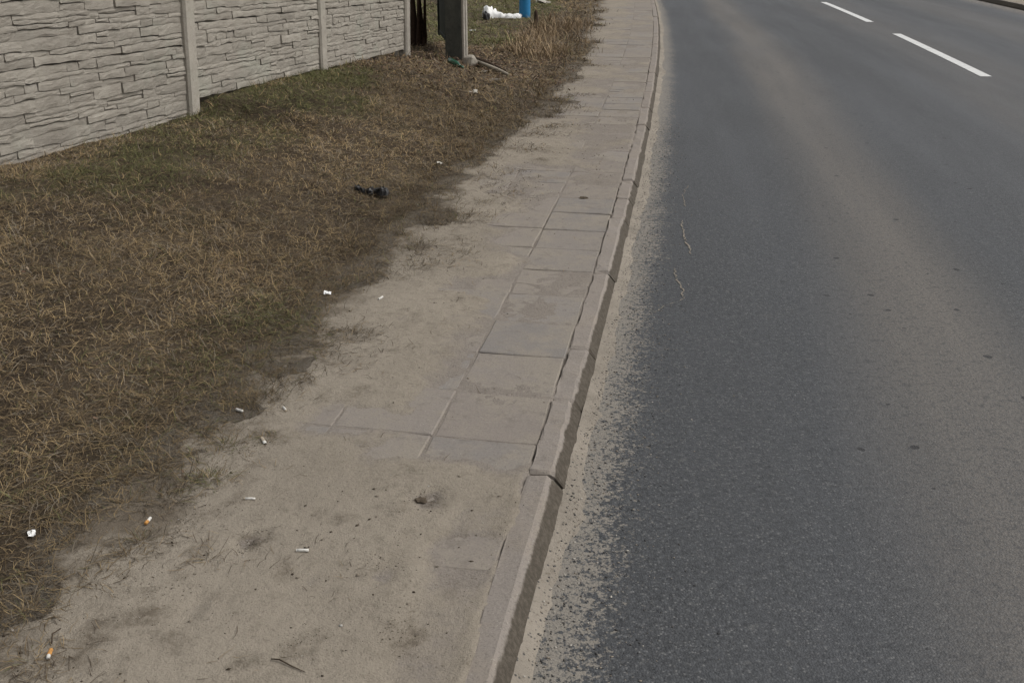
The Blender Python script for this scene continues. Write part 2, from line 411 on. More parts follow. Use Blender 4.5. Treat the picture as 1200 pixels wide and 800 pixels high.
road = tag(strip('road', -8, 150, .5, -.06, 7.30, .92, lambda s, d: 0 * s, M['asphalt']), kind='structure')

# lane marking: 4.65 m dashes along the middle of the road
def dash(s0, L=4.65, d0=3.585, wd=.125):
    n = 16; v = []; f = []
    for k in range(n + 1):
        s = s0 + L * k / n
        for z in (-.004, .0045):
            for dd in (d0, d0 + wd):
                x, y = P(s, dd); v.append((x, y, z))
    for k in range(n):
        a = 4 * k; b = a + 4
        f += [(a + 2, a + 3, b + 3, b + 2), (a, a + 2, b + 2, b), (a + 3, a + 1, b + 1, b + 3)]
    f += [(0, 1, 3, 2), (4 * n, 4 * n + 2, 4 * n + 3, 4 * n + 1)]
    return mesh_obj('lane_dash', pyd('lane_dash', v, f), M['paint'], road)
for k in range(-1, 6): dash(12.19 + 6.66 * k)

# sand-filled cracks at the road edge
def crack(pts, wd):
    r_ = random.Random(int(pts[0][0] * 100)); dense = []
    for (a, b) in zip(pts, pts[1:]):
        for k in range(9):
            t = k / 9; dense.append((a[0] + (b[0] - a[0]) * t + r_.uniform(-.008, .008), a[1] + (b[1] - a[1]) * t + r_.uniform(-.008, .008)))
    dense.append(pts[-1]); v = []; f = []
    for k, (s, d) in enumerate(dense):
        wk = wd * r_.uniform(.15, 1.0) * (1 if 0 < k < len(dense) - 1 else .2)
        for q in (-1, 1):
            x, y = P(s + q * wk * .35, d + q * wk * .5); v.append((x, y, .0035 if q < 0 else .0036))
    for k in range(len(dense) - 1): f.append((2 * k, 2 * k + 1, 2 * k + 3, 2 * k + 2))
    return mesh_obj('crack', pyd('crack', v, f), M['gutter'], road)

def mat_gutter():
    g = G('gutter_sand', .95, .15)
    c = g.ramp(g.noise(4, 5, .6), [(.3, (.21, .186, .155)), (.65, (.282, .25, .208))])
    c = g.mix(g.ss(g.noise(60, 3, .7), .55, .7, 0, .7), c, (.14, .118, .092))
    c = g.mix(g.math('MULTIPLY', g.ss(g.vor(62), .14, .3, .95, 0), g.ss(g.noise(7, 3), .42, .56)), c, (.05, .05, .05))
    return g.done(c, g.bump(g.noise(90, 4, .75), .006, .9))
M['gutter'] = mat_gutter()
crack([(5.75, .27), (5.55, .285), (5.35, .30), (5.10, .335)], .010)
crack([(4.86, .25), (4.72, .262), (4.55, .30), (4.42, .303), (4.30, .22), (4.18, .157)], .010)
crack([(6.6, .30), (6.3, .27), (6.05, .29)], .007)
def gutter_z(s, d):
    x, y = P(s, d)
    wd = .036 + .026 * fbm(x, y, 1.6, 71) + .018 * fbm(x, y, 9, 72)
    return .012 * (1 - d / np.maximum(wd, .02)) + .0022 * fbm(x, y, 30, 73, 4)
gut = mesh_obj('gutter_sand', grid_mesh('gutter_sand', np.concatenate([np.arange(.6, 8, .014), np.arange(8, 34, .05)]), np.arange(-.02, .30, .012), gutter_z), M['gutter'])
tag(gut, 'pale sand washed up along the foot of the kerb', 'sand', kind='stuff')

# kerb: bed + stones
kerb = tag(mesh_obj('kerb', grid_mesh('kerb', np.arange(-6, 120, .5), np.array([-.115, -.06, -.012]), lambda s, d: 0 * s - .004), M['kerb']), kind='structure')
def kerb_stone(s0, s1, side=1, d_in=-.122, seed=0, parent=None, zoff=0, base=0.0, gap=.004):
    """splayed kerb stone between s0 and s1; side=-1 mirrors it on to the far side of the road"""
    r_ = random.Random(seed); n = 9
    prof = [(-.122, -.10), (-.122, .062), (-.116, .064), (-.062, .067), (-.050, .061), (-.002, -.004), (-.002, -.10)]
    v = []; f = []; m_ = len(prof)
    dz0, dz1, dd0, dd1 = [r_.uniform(-.004, .004) for _ in range(4)]
    ks = [gap, .02] + [(s1 - s0) * q / n for q in range(1, n)] + [s1 - s0 - .02, s1 - s0 - gap]
    uvs = []
    for k, q in enumerate(ks):
        t = q / (s1 - s0); end = k in (0, len(ks) - 1)
        for (dp, zp) in prof:
            j = r_.uniform(-.003, .003)
            zz = zp + dz0 + (dz1 - dz0) * t + zoff + (j if zp > 0 else 0) - ((.007 + .009 * r_.random() ** 3) if end and zp > .03 else 0)
            d_ = dp + (dd0 + (dd1 - dd0) * t if zp > 0 else 0) + (r_.uniform(-.0045, .0045) if zp > .03 else 0)
            x, y = P(s0 + q, base + side * d_); v.append((x, y, zz)); uvs.append((s0 + q, dp))
    for k in range(len(ks) - 1):
        for a in range(m_ - 1):
            i = k * m_ + a; fc = (i, i + 1, i + 1 + m_, i + m_); f.append(fc if side < 0 else fc[::-1])
    f.append(tuple(range(m_)) if side > 0 else tuple(reversed(range(m_))))
    e_ = (len(ks) - 1) * m_
    f.append(tuple(reversed(range(e_, e_ + m_))) if side > 0 else tuple(range(e_, e_ + m_)))
    cx, cy = P((s0 + s1) / 2, base - .06 * side); cx = float(cx); cy = float(cy)
    v = [(a - cx, b - cy, c) for a, b, c in v]
    me = pyd('kerb_stone', v, f); uv = me.uv_layers.new(name='sd')
    for l in me.loops: uv.data[l.index].uv = uvs[l.vertex_index]
    o = mesh_obj('kerb_stone', me, M['kerb'], parent); o.location = (cx, cy, 0); return o
joints = [-5.36, -4.36, -3.36, -2.36, -1.36, -.36, .64, 1.64, 2.64, 3.16, 3.62, 4.54, 5.51, 5.95, 6.41, 7.42, 8.35, 9.2, 10.12, 10.8, 11.47, 12.4, 13.3]
while joints[-1] < 48: joints.append(joints[-1] + random.choice([1.0, 1.0, .97, .5]))
joints.remove(1.64)
for k, (a, b) in enumerate(zip(joints, joints[1:])):
    kerb_stone(a, b, 1, seed=k, parent=kerb, gap=random.choice([.003, .004, .007, .011]), zoff=.004 * math.sin(k * 2.1))
far_kerb = tag(mesh_obj('far_kerb', grid_mesh('far_kerb', np.arange(-6, 120, .5), np.array([7.215, 7.26, 7.31]), lambda s, d: 0 * s - .002), M['kerb']), kind='structure')
s_ = 12.0
while s_ < 40:
    kerb_stone(s_, s_ + 1, -1, seed=int(s_) + 200, parent=far_kerb, base=7.2, zoff=.03); s_ += 1.0
far_pavement = tag(strip('far_pavement', -6, 120, .5, 7.31, 9.4, .5, lambda s, d: .085 + 0 * s, M['sandbed']), kind='structure')
far_verge = tag(strip('far_verge', -6, 120, .5, 9.35, 16.0, .5, lambda s, d: .08 + .05 * vn(s, d, 3), M['field']), kind='structure')

# pavement: bed, slabs, blown sand
pavement = tag(strip('pavement', -6, 120, .5, -1.32, -.12, .3, lambda s, d: .026 + .022 * (s > 26), M['sandbed']), kind='structure')
def slab_mesh(k, shards=None):
    r_ = random.Random(500 + k); h = SLABL / 2 - .0035; bm = bmesh.new()
    polys = shards or [[(-h, -h), (h, -h), (h, h), (-h, h)]]
    for pl in polys:
        t = r_.uniform(-.002, .002) if shards else 0
        cx = sum(p[0] for p in pl) / len(pl); cy = sum(p[1] for p in pl) / len(pl)
        ring = []
        for a, b in zip(pl, pl[1:] + pl[:1]):
            for q in range(3): ring.append((a[0] + (b[0] - a[0]) * q / 3 + r_.uniform(-.0025, .0025), a[1] + (b[1] - a[1]) * q / 3 + r_.uniform(-.0025, .0025)))
        n = len(ring)
        low = [bm.verts.new((x, y, -.05)) for x, y in ring]
        mid = [bm.verts.new((x, y, -.004)) for x, y in ring]
        top = [bm.verts.new((cx + (x - cx) * .972, cy + (y - cy) * .972, t + r_.uniform(-.0006, .0006))) for x, y in ring]
        for i in range(n):
            j = (i + 1) % n
            bm.faces.new((low[i], low[j], mid[j], mid[i])); bm.faces.new((mid[i], mid[j], top[j], top[i]))
        bm.faces.new(top)
    me = bpy.data.meshes.new('paving_slab'); bm.normal_update(); bm.to_mesh(me); bm.free(); me.materials.append(M['slab']); return me
slabs = [slab_mesh(k) for k in range(6)]
h_ = SLABL / 2 - .0035
cracked = slab_mesh(9, [[(-h_, -h_), (h_, -h_), (h_, -.02), (-.01, -.06), (-h_, -.03)], [(-h_, -.025), (-.012, -.055), (.05, .165), (-h_, h_)], [(-.006, -.055), (h_, -.014), (h_, h_), (.056, .165)]])
for row in range(-5, 58):
    for col_ in range(3):
        me = slabs[random.randrange(6)]
        if (row, col_) in ((4, 0), (15, 1), (21, 0), (9, 2)): me = cracked
        s = SLAB0 + SLABL * (row + .5); d = -.1255 - SLABL * (col_ + .5) - .002
        x, y = P(s, d); tx, ty = tangent(s)
        o = mesh_obj('paving_slab', me, None, pavement)
        o.location = (float(x), float(y), .062 + random.uniform(-.0045, .0035))
        o.rotation_euler = (random.gauss(0, .008), random.gauss(0, .008), math.atan2(-tx, ty) + random.gauss(0, .006) + random.choice([0, 0, math.pi / 2 * 0]))
sand = mesh_obj('sand', grid_mesh('sand', np.concatenate([np.arange(.4, 8, .016), np.arange(8, 16, .035), np.arange(16, 40, .12)]), np.arange(-2.05, -.065, .0155), sand_z), M['sand'])
_n = len(sand.data.vertices); _co = np.empty(_n * 3, np.float32); sand.data.vertices.foreach_get('co', _co); _co = _co.reshape(-1, 3)
_at = sand.data.color_attributes.new('thick', 'FLOAT_COLOR', 'POINT'); _t = np.ones((_n, 4), np.float32); _t[:, :3] = (_co[:, 2] - .062)[:, None]
_t[:, :3] += (.02 * sstep(-1.05, -1.25, SD(_co[:, 0], _co[:, 1])[1]))[:, None]
_at.data.foreach_set('color', _t.ravel())
_s, _d = SD(_co[:, 0], _co[:, 1]); _q = 0 * _s; _nz = fbm(_co[:, 0], _co[:, 1], 14, 91, 5)
for (cs_, cd_, r1, r2, a) in [(2.43, -.385, .05, .05, 1.0), (2.13, -.79, .05, .045, 1.1), (1.86, -.30, .08, .06, .55), (1.78, -.52, .05, .04, .6), (2.1, -.42, .06, .04, .6), (2.65, -1.0, .14, .10, .6), (2.2, -1.0, .2, .12, .6),
                              (1.75, -.95, .25, .14, .55), (5.9, -.62, .06, .08, .8), (4.9, -.85, .2, .10, .6), (3.6, -.95, .2, .12, .6), (6.9, -.75, .10, .1, .8), (2.32, -.62, .10, .07, .4), (2.0, -.66, .07, .09, .4), (3.1, -.82, .12, .05, .4), (8.2, -.7, .2, .1, .7)]:
    _q = np.maximum(_q, a * np.exp(-(((_s - cs_) / r1) ** 2 + ((_d - cd_) / r2) ** 2)))
_q = .8 * sstep(.35, 1.1, _q + .75 * _nz * (_q > .06)) + .25 * sstep(.45, .9, fbm(_co[:, 0], _co[:, 1], 7, 95, 6)) * (_s < 9)
_at = sand.data.color_attributes.new('soil', 'FLOAT_COLOR', 'POINT'); _t[:, :3] = _q[:, None]; _at.data.foreach_set('color', _t.ravel())
tag(sand, 'thin layer of grey-brown sand blown over the paving slabs', 'sand', kind='stuff')

# verge
verge = tag(mesh_obj('verge', grid_mesh('verge', np.concatenate([np.arange(-6, .5, .3), np.arange(.5, 9, .03), np.arange(9, 20, .07), np.arange(20, 120, .6)]),
            np.concatenate([np.arange(-30, -4.4, .8), np.arange(-4.4, -.5, .03)]), verge_z), M['soil']), kind='structure')

_n = len(verge.data.vertices); _co = np.empty(_n * 3, np.float32); verge.data.vertices.foreach_get('co', _co); _co = _co.reshape(-1, 3)
_s, _d = SD(_co[:, 0], _co[:, 1]); _t = np.ones((_n, 4), np.float32); _t[:, :3] = np.where(_d > -2.0, _co[:, 2] - sand_z(_s, np.clip(_d, -2.0, -.2)), .2)[:, None]
_at = verge.data.color_attributes.new('fromedge', 'FLOAT_COLOR', 'POINT'); _at.data.foreach_set('color', _t.ravel())

# ------------------------------------------------------------------ concrete fence
FP = np.array([-2.247, 7.002, .35]); FD = np.array([.24975, .96788, -.02871])
FN = np.array([.9683, -.2499, 0.0])                 # towards the road
BAY = 2.155
def fence_frame(t, lean):
    z = np.array([0, 0, 1.0]) + lean * FN; z -= FD * z.dot(FD); z /= np.linalg.norm(z)
    yv = np.cross(z, FD)                             # points away from the road
    o = FP + FD * t
    m = Matrix(((FD[0], yv[0], z[0], o[0]), (FD[1], yv[1], z[1], o[1]), (FD[2], yv[2], z[2], o[2]), (0, 0, 0, 1)))
    return m
fence = empty('concrete_fence', tuple(FP))
tag(fence, 'grey concrete fence with split-stone relief panels and slotted posts above the verge', 'fence')
base_inv = Matrix.Translation(Vector(FP)).inverted()

PH, PL = .508, 2.06
def mold():
    r_ = random.Random(29); rows = [.052, .034, .062, .044, .028, .056, .066, .036, .05, .03, .05]
    out = []; z = 0
    for ri, h in enumerate(rows):
        x = -r_.uniform(0, .12)
        while x < PL - .03:
            wd = r_.choice([.11, .16, .24, .32, .4, .22]) * r_.uniform(.85, 1.2)
            x0, x1 = max(x, 0), min(x + wd, PL)
            if PL - x1 < .08: x1 = PL
            if h > .055 and r_.random() < .22:
                c = h * r_.uniform(.35, .65); out.append((x0, x1, z, z + c)); out.append((x0, x1, z + c, z + h))
            else: out.append((x0, x1, z, z + h))
            x = x1
        z += h
    return out
def stone_mesh(x0, x1, z0, z1, seed, joint=None):
    """one cast stone face: uneven front, rounded arrises, slight undercut below"""
    r_ = random.Random(seed); n = max(3, min(7, int((x1 - x0) / .045) + 1)); m_ = 3
    cx, cz = (x0 + x1) / 2, (z0 + z1) / 2; dep = r_.uniform(.014, .026); tilt = r_.uniform(-.001, .006); tw = r_.uniform(-.003, .003)
    gb = r_.choice([.0006, .0008, .001, .0015, .0045, .0065]); gb = joint or gb; ge = r_.choice([.0005, .0008, .001, .0035])
    def wav(x, z): return .0035 * math.sin(x * 11 + z * 40) + .0025 * math.sin(x * 29 + z * 90 + 1.3)
    v = []; f = []; idx = {}
    for j in range(m_ + 1):
        tz = j / m_
        for i in range(n + 1):
            tx = i / n
            x = x0 + ge + (x1 - x0 - 2 * ge) * tx; z = z0 + gb + (z1 - z0 - gb - .0012) * tz
            zz = z + (wav(x, z0) * (1 - tz) + wav(x, z1) * tz)
            edge_ = (j in (0, m_)) or (i in (0, n))
            y = -(dep + tilt * (1 - tz) + tw * (tx - .5) * 2 + r_.uniform(-.002, .002)) + (.0025 if edge_ else 0)
            if edge_: x += r_.uniform(-.002, .002); zz += r_.uniform(-.0014, .0014)
            idx[i, j] = len(v); v.append((x - cx, y, zz - cz))
    for j in range(m_):
        for i in range(n): f.append((idx[i, j], idx[i + 1, j], idx[i + 1, j + 1], idx[i, j + 1]))
    rim = [idx[i, 0] for i in range(n + 1)] + [idx[n, j] for j in range(1, m_ + 1)] + [idx[i, m_] for i in range(n - 1, -1, -1)] + [idx[0, j] for j in range(m_ - 1, 0, -1)]
    b0 = len(v)
    for q in rim: v.append((v[q][0], .004, v[q][2]))
    for k in range(len(rim)):
        k2 = (k + 1) % len(rim); f.append((rim[k2], rim[k], b0 + k, b0 + k2))
    return pyd('stone', v, f), (cx, cz)
MOLD = mold()
stones = [stone_mesh(*q, 900 + k, .007 if q[2] == 0 else None) for k, q in enumerate(MOLD)]
for me, _ in stones: me.materials.append(M['fence'])
# all stones of one panel joined, for panels above the view and the far bay
jv, jf = [], []
for me, (cx, cz) in stones:
    b = len(jv); jv += [(q.co.x + cx, q.co.y, q.co.z + cz) for q in me.vertices]; jf += [tuple(i + b for i in p.vertices) for p in me.polygons]
joined = pyd('stone_relief', jv, jf); joined.materials.append(M['fence'])
bm = bmesh.new(); bm_box(bm, (PL / 2, .025, PH / 2), (PL + .02, .045, PH - .004), bevel=.003)
pm = bpy.data.meshes.new('fence_panel'); bm.to_mesh(pm); bm.free(); pm.materials.append(M['fence'])
print('stones per panel', len(stones))
leans = {0: .03, 1: .047, 2: .016, 3: .02}
for bay, (t0, zb, lean) in enumerate([(-BAY, -.022, .045), (0, .112, .030), (BAY, .104, .018)]):
    for course in range(4):
        mw = fence_frame(t0 + .05, lean) @ Matrix.Translation((0, 0, zb + course * PH))
        p = mesh_obj('fence_panel', pm, None, fence); p.matrix_local = base_inv @ mw
        flip = (bay + course) % 2
        if (course, bay) in ((0, 0), (1, 0), (0, 1)):
            for me, (cx, cz) in stones:
                o = mesh_obj('stone', me, None, p)
                o.location = (cx, 0, cz)
        else:
            tag(mesh_obj('stone_relief', joined, None, p), kind='stuff')
def post_mesh():
    # H-section with chamfered road face, built up from the plan outline (x along the fence, y back)
    o_ = [(-.06, -.035), (-.048, -.052), (.048, -.052), (.06, -.035), (.06, -.004), (.035, -.004), (.035, .05), (.06, .05), (.06, .09), (-.06, .09), (-.06, .05), (-.035, .05), (-.035, -.004), (-.06, -.004)]
    zs = [-.3, 0, .3, .6, .9, 1.2, 1.6, 2.1, 2.26]; r_ = random.Random(4); v = []; f = []; n = len(o_)
    for k, z in enumerate(zs):
        sc_ = .9 if k == len(zs) - 1 else 1
        for x, y in o_: v.append((x * sc_ + r_.uniform(-.0015, .0015), y * sc_ + r_.uniform(-.0015, .0015), z))
    for k in range(len(zs) - 1):
        for i in range(n):
            j = (i + 1) % n; f.append((k * n + i, k * n + j, (k + 1) * n + j, (k + 1) * n + i))
    f.append(tuple(range((len(zs) - 1) * n, len(zs) * n)))
    me = pyd('fence_post', v, f); me.materials.append(M['post']); return me
pmesh = post_mesh()
for k in range(4):
    o = mesh_obj('fence_post', pmesh, None, fence)
    o.matrix_local = base_inv @ fence_frame(-BAY + BAY * k - .01, leans[k])

# ------------------------------------------------------------------ grass and litter
def blades_mesh(name, x, y, z, az, L, elev, bend, curl, wd, col, zmin=True):
    n = len(x); ts = np.array([0, .34, .68, 1.0]); cen = np.zeros((n, 4, 3)); cen[:, 0] = np.stack([x, y, z], -1)
    for k in range(1, 4):
        tm = (ts[k] + ts[k - 1]) / 2; e = elev - bend * tm; a = az + curl * tm; st = L * (ts[k] - ts[k - 1])
        cen[:, k, 0] = cen[:, k - 1, 0] + np.cos(e) * np.cos(a) * st
        cen[:, k, 1] = cen[:, k - 1, 1] + np.cos(e) * np.sin(a) * st
        cen[:, k, 2] = cen[:, k - 1, 2] + np.sin(e) * st
        if zmin: cen[:, k, 2] = np.maximum(cen[:, k, 2], z - .004 + .014 * rng.random(n))
    side = np.stack([-np.sin(az + curl * .5), np.cos(az + curl * .5), .5 * (rng.random(n) - .5)], -1)
    ws = [.8, 1.0, .7]
    v = np.zeros((n, 7, 3))
    for k in range(3):
        v[:, 2 * k] = cen[:, k] - side * (wd * ws[k] / 2)[:, None]; v[:, 2 * k + 1] = cen[:, k] + side * (wd * ws[k] / 2)[:, None]
    v[:, 6] = cen[:, 3]
    base = (np.arange(n) * 7)[:, None]
    loops = (base + np.array([0, 1, 3, 2, 2, 3, 5, 4, 4, 5, 6])).ravel()
    tot = np.tile([4, 4, 3], n); st = np.concatenate([[0], np.cumsum(tot)[:-1]])
    me = np_mesh(name, v.reshape(-1, 3), loops, st, tot)
    at = me.color_attributes.new('col', 'FLOAT_COLOR', 'POINT')
    cc = np.ones((n, 7, 4)); cc[:, :, :3] = col[:, None, :]
    at.data.foreach_set('color', cc.astype(np.float32).ravel())
    return me
STRAW, TAN, BROWN, GREY, GREEN = [np.array(q) for q in ((.365, .266, .138), (.22, .157, .085), (.105, .076, .047), (.225, .188, .14), (.098, .098, .038))]
def in_view(x, y, mx=1.0):
    return (x > -.56 * y - mx) & (y > .9)
def grass_colors(x, y, s, d):
    n = len(x); r = rng.random(n); pt = fbm(x, y, .9, 31); gp = fbm(x, y, .8, 41) - .45 + .85 * sstep(-1.8, -2.7, d) + 1.3 * sstep(12.0, 14.0, s) * sstep(-1.5, -2.1, d)
    c = np.where((r < .20)[:, None], STRAW, np.where((r < .48)[:, None], TAN, np.where((r < .80)[:, None], BROWN, GREY)))
    c = c * (1 + .34 * pt)[:, None]
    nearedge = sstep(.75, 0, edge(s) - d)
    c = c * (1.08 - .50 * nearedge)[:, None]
    red = sstep(.2, .8, fbm(x, y, .7, 45)); c = c * (1 + red[:, None] * np.array([.05, -.04, -.12]))
    g = rng.random(n) < sstep(.25, 1.0, gp) * .82 + .03
    c = np.where(g[:, None], GREEN * (1 + .35 * sstep(12, 14, s) + 0 * r)[:, None] * (1 + .5 * (rng.random(n) - .3))[:, None], c)
    return np.clip(c * (.72 + .55 * rng.random(n))[:, None], .01, .6)

def sample(n, s0, s1, d0, d1):
    return s0 + (s1 - s0) * rng.random(n), d0 + (d1 - d0) * rng.random(n)
def fence_side(x, y):      # keep blades on the road side of the fence while it lasts
    t = (x - FP[0]) * FD[0] + (y - FP[1]) * FD[1]; nn = (x - FP[0]) * FN[0] + (y - FP[1]) * FN[1]
    return (nn > .03) | (t > 2 * BAY + .1)
def grass_layer(n, s0, s1, d0, d1, lo, hi, elev_m, elev_s, wmul, tuft=0, edge_off=0.0, name='x'):
    if tuft:
        m_ = n // tuft; s, d = sample(m_, s0, s1, d0, d1)
        s = np.repeat(s, tuft); d = np.repeat(d, tuft); x, y = P(s, d)
        rr = np.abs(rng.normal(0, .022, len(s))); an = rng.random(len(s)) * 6.283
        keep0 = np.repeat(rng.random(m_), tuft)
        x = x + rr * np.cos(an); y = y + rr * np.sin(an); az = an + rng.normal(0, .6, len(s))
    else:
        s, d = sample(n, s0, s1, d0, d1); x, y = P(s, d); az = rng.random(n) * 6.283; keep0 = rng.random(n)
    s, d = SD(x, y)
    e = edge(s) + .15 * fbm(x, y, 2.2, 5) + .16 * fbm(x, y, 7, 6)
    cover = .12 * sstep(-.28, -.1, e - d + edge_off) + .88 * sstep(-.12, .30, e - d + edge_off)
    thin = .55 + .45 * sstep(-.35, .25, fbm(x, y, 1.5, 51))
    thin = thin * np.where((s > 9.5) & (s < 13) & (d < -1.2), .55, 1)
    k = (keep0 < cover * thin) & in_view(x, y) & fence_side(x, y) & (np.hypot(x + .0, y) > .5)
    x, y, s, d, az = x[k], y[k], s[k], d[k], az[k]; n = len(x)
    r = np.hypot(x, y); z = verge_z(s, d) - .002
    L = (lo + (hi - lo) * rng.random(n) ** 1.6) * (1 + .25 * fbm(x, y, 1.1, 52))
    wd = np.maximum(.0020, .00042 * r) * wmul * (.6 + .7 * rng.random(n))
    el = np.clip(rng.normal(elev_m, elev_s, n), .02, 1.5)
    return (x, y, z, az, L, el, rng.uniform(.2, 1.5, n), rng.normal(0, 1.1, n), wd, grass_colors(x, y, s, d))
LS = []
# separate tufts standing out on the sand
TUFTS = [(-.90, 2.56, 150, .035, .45), (-.965, 2.54, 90, .03, .3), (-.99, 2.23, 110, .03, .4), (-1.0, 2.16, 70, .03, .25), (-1.16, 2.03, 120, .05, .3), (-1.16, 1.93, 110, .045, .35), (-1.08, 1.77, 90, .05, .25),
         (-.79, 2.82, 60, .03, .3), (-.91, 2.77, 110, .045, .35), (.0, 6.0, 70, .05, .3), (-.24, 4.75, 90, .07, .15), (-.86, 3.21, 90, .05, .3), (-.79, 2.15, 30, .03, .4), (-1.05, 2.06, 60, .04, .2),
         (.29, 8.1, 120, .09, .3), (.42, 8.8, 120, .1, .3), (.95, 11.9, 120, .12, .35), (-.45, 4.55, 80, .06, .2), (-.18, 5.75, 80, .06, .25), (.12, 7.2, 90, .08, .3), (-.62, 3.72, 90, .05, .35),
         (-.31, 5.38, 260, .10, .3), (-.24, 5.5, 160, .09, .3), (-.90, 3.06, 240, .07, .35), (-.86, 3.12, 140, .06, .3), (-1.10, 2.42, 240, .07, .3), (-1.06, 2.58, 240, .07, .3), (-1.0, 2.46, 140, .05, .25), (-.47, 4.9, 160, .08, .3)]
for (n, s0, s1, d0) in [(90000, .9, 4.6, -3.3), (80000, 4.6, 8.6, -3.3), (50000, 8.6, 14, -4.2), (50000, 14, 26, -6)]:
    fl = 1.3 if s0 > 8 else 1.0
    LS.append(grass_layer(n, s0, s1, d0, -.70, .035 * fl, .10 * fl, .24, .2, .85 * fl))                    # matted thatch
    LS.append(grass_layer(int(n * .75), s0, s1, d0, -.75, .035 * fl, .11 * fl, .55, .35, .8 * fl, tuft=14))     # tufts
LS.append(grass_layer(9000, 10, 24, -1.6, -.6, .04, .10, .25, .2, 1.0, tuft=18, edge_off=.26))
LS.append(grass_layer(16000, .9, 10, -1.6, -.75, .03, .09, .25, .2, .9, tuft=22, edge_off=.20))   # straggling into the sand
for (x0, y0, q, sp, el) in TUFTS:
    n = q; rr = np.abs(rng.normal(0, sp, n)); an = rng.random(n) * 6.283; x = x0 + rr * np.cos(an) * 1.3; y = y0 + rr * np.sin(an) * .8; s, d = SD(x, y); r = np.hypot(x, y)
    z = np.maximum(verge_z(s, d), np.where(d > -1.9, sand_z(s, d), -1)) - .001
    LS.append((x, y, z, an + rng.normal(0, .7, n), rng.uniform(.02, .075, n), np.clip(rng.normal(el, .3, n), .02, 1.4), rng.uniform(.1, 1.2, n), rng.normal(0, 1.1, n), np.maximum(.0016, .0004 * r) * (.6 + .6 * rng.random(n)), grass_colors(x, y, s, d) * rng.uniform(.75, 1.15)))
parts = [np.concatenate([l[k] for l in LS]) for k in range(10)]
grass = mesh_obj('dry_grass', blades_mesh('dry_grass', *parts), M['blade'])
tag(grass, 'matted dry brown grass covering the sloping verge below the concrete fence', 'grass', kind='stuff')
print('blades', len(parts[0]))

# tall withered stalks by the pavement past the gate post
n = 1500; cs, cd = sample(46, 11.8, 17.6, -1.95, -1.15); i_ = rng.integers(0, 46, n)
x, y = P(cs[i_] + rng.normal(0, .09, n), cd[i_] + rng.normal(0, .09, n)); s, d = SD(x, y)
col = np.where((rng.random(n) < .5)[:, None], np.array([.34, .25, .15]), np.array([.2, .14, .085])) * (.6 + .6 * rng.random(n))[:, None]
tall = mesh_obj('tall_dry_grass', blades_mesh('tall_dry_grass', x, y, verge_z(s, d), rng.random(n) * 6.283, .08 + .26 * rng.random(n) ** 1.7, rng.uniform(.7, 1.5, n), rng.uniform(.1, 1.4, n), rng.normal(0, .5, n), np.full(n, .007), col), M['blade'])
tag(tall, 'taller withered grass stalks between the blue post and the pavement', 'grass', kind='stuff')

# straws and crumbs on the sand
def surf(s, d):
    return np.where(d > -.0, gutter_z(s, np.maximum(d, 0)).clip(0.0), np.maximum(np.where(d < -.75, verge_z(s, d), -1), sand_z(s, d)))
n = 5200; s = .9 + 9 * rng.random(n) ** 1.2; d = edge(s) + np.abs(rng.normal(0, .20, n)) * rng.choice([1, 1, 1, 2.2], n) - .05
x, y = P(s, d); cl = vn(x * 5, y * 5, 81); k = (d < -.2) & (rng.random(n) < sstep(.35, .75, cl)); x, y, s, d = x[k], y[k], s[k], d[k]; n = len(x)
col = np.where((rng.random(n) < .35)[:, None], np.array([.25, .19, .12]), np.array([.075, .055, .038])) * (.6 + .6 * rng.random(n))[:, None]
straw = mesh_obj('straw_litter', blades_mesh('straw_litter', x, y, surf(s, d) + .001, rng.random(n) * 6.283, rng.uniform(.012, .06, n), rng.uniform(0, .15, n), rng.uniform(-.1, .4, n), rng.normal(0, .8, n), np.maximum(.0016, .0006 * np.hypot(x, y)), col), M['blade'])
tag(straw, 'bits of straw and dead stems strewn on the sandy pavement edge', 'litter', kind='stuff')

oct_v = np.array([(1, 0, 0), (-1, 0, 0), (0, 1, 0), (0, -1, 0), (0, 0, 1), (0, 0, -1)], float)
oct_f = np.array([(0, 2, 4), (2, 1, 4), (1, 3, 4), (3, 0, 4), (2, 0, 5), (1, 2, 5), (3, 1, 5), (0, 3, 5)])
def crumbs(name, x, y, z, r, col, flat=.6):
    n = len(x); sc3 = r[:, None, None] * (1 + .5 * (rng.random((n, 6, 1)) - .5)); a = rng.random(n) * 6.283
    v = oct_v[None] * sc3; ca, sa = np.cos(a)[:, None], np.sin(a)[:, None]; st = (1 + .8 * rng.random(n))[:, None]
    vx = v[..., 0] * st; vy = v[..., 1]
    vv = np.stack([vx * ca - vy * sa + x[:, None], vx * sa + vy * ca + y[:, None], v[..., 2] * flat + z[:, None] + (r * flat * .5)[:, None]], -1)
    loops = ((np.arange(n) * 6)[:, None] + oct_f.ravel()).ravel(); k = n * 8
    me = np_mesh(name, vv.reshape(-1, 3), loops, np.arange(k) * 3, np.full(k, 3), True)
    at = me.color_attributes.new('col', 'FLOAT_COLOR', 'POINT'); cc = np.ones((n, 6, 4)); cc[:, :, :3] = col[:, None, :]
    at.data.foreach_set('color', cc.astype(np.float32).ravel()); return me
n = 4200; s = .9 + 8.5 * rng.random(n) ** 1.5; d = -1.5 + 1.4 * rng.random(n); x, y = P(s, d)
k = rng.random(n) < .25 + .75 * sstep(.45, .8, vn(x * 3, y * 3, 83)); s, d, x, y = s[k], d[k], x[k], y[k]; n = len(x)
r = .0011 + .0042 * rng.random(n) ** 5
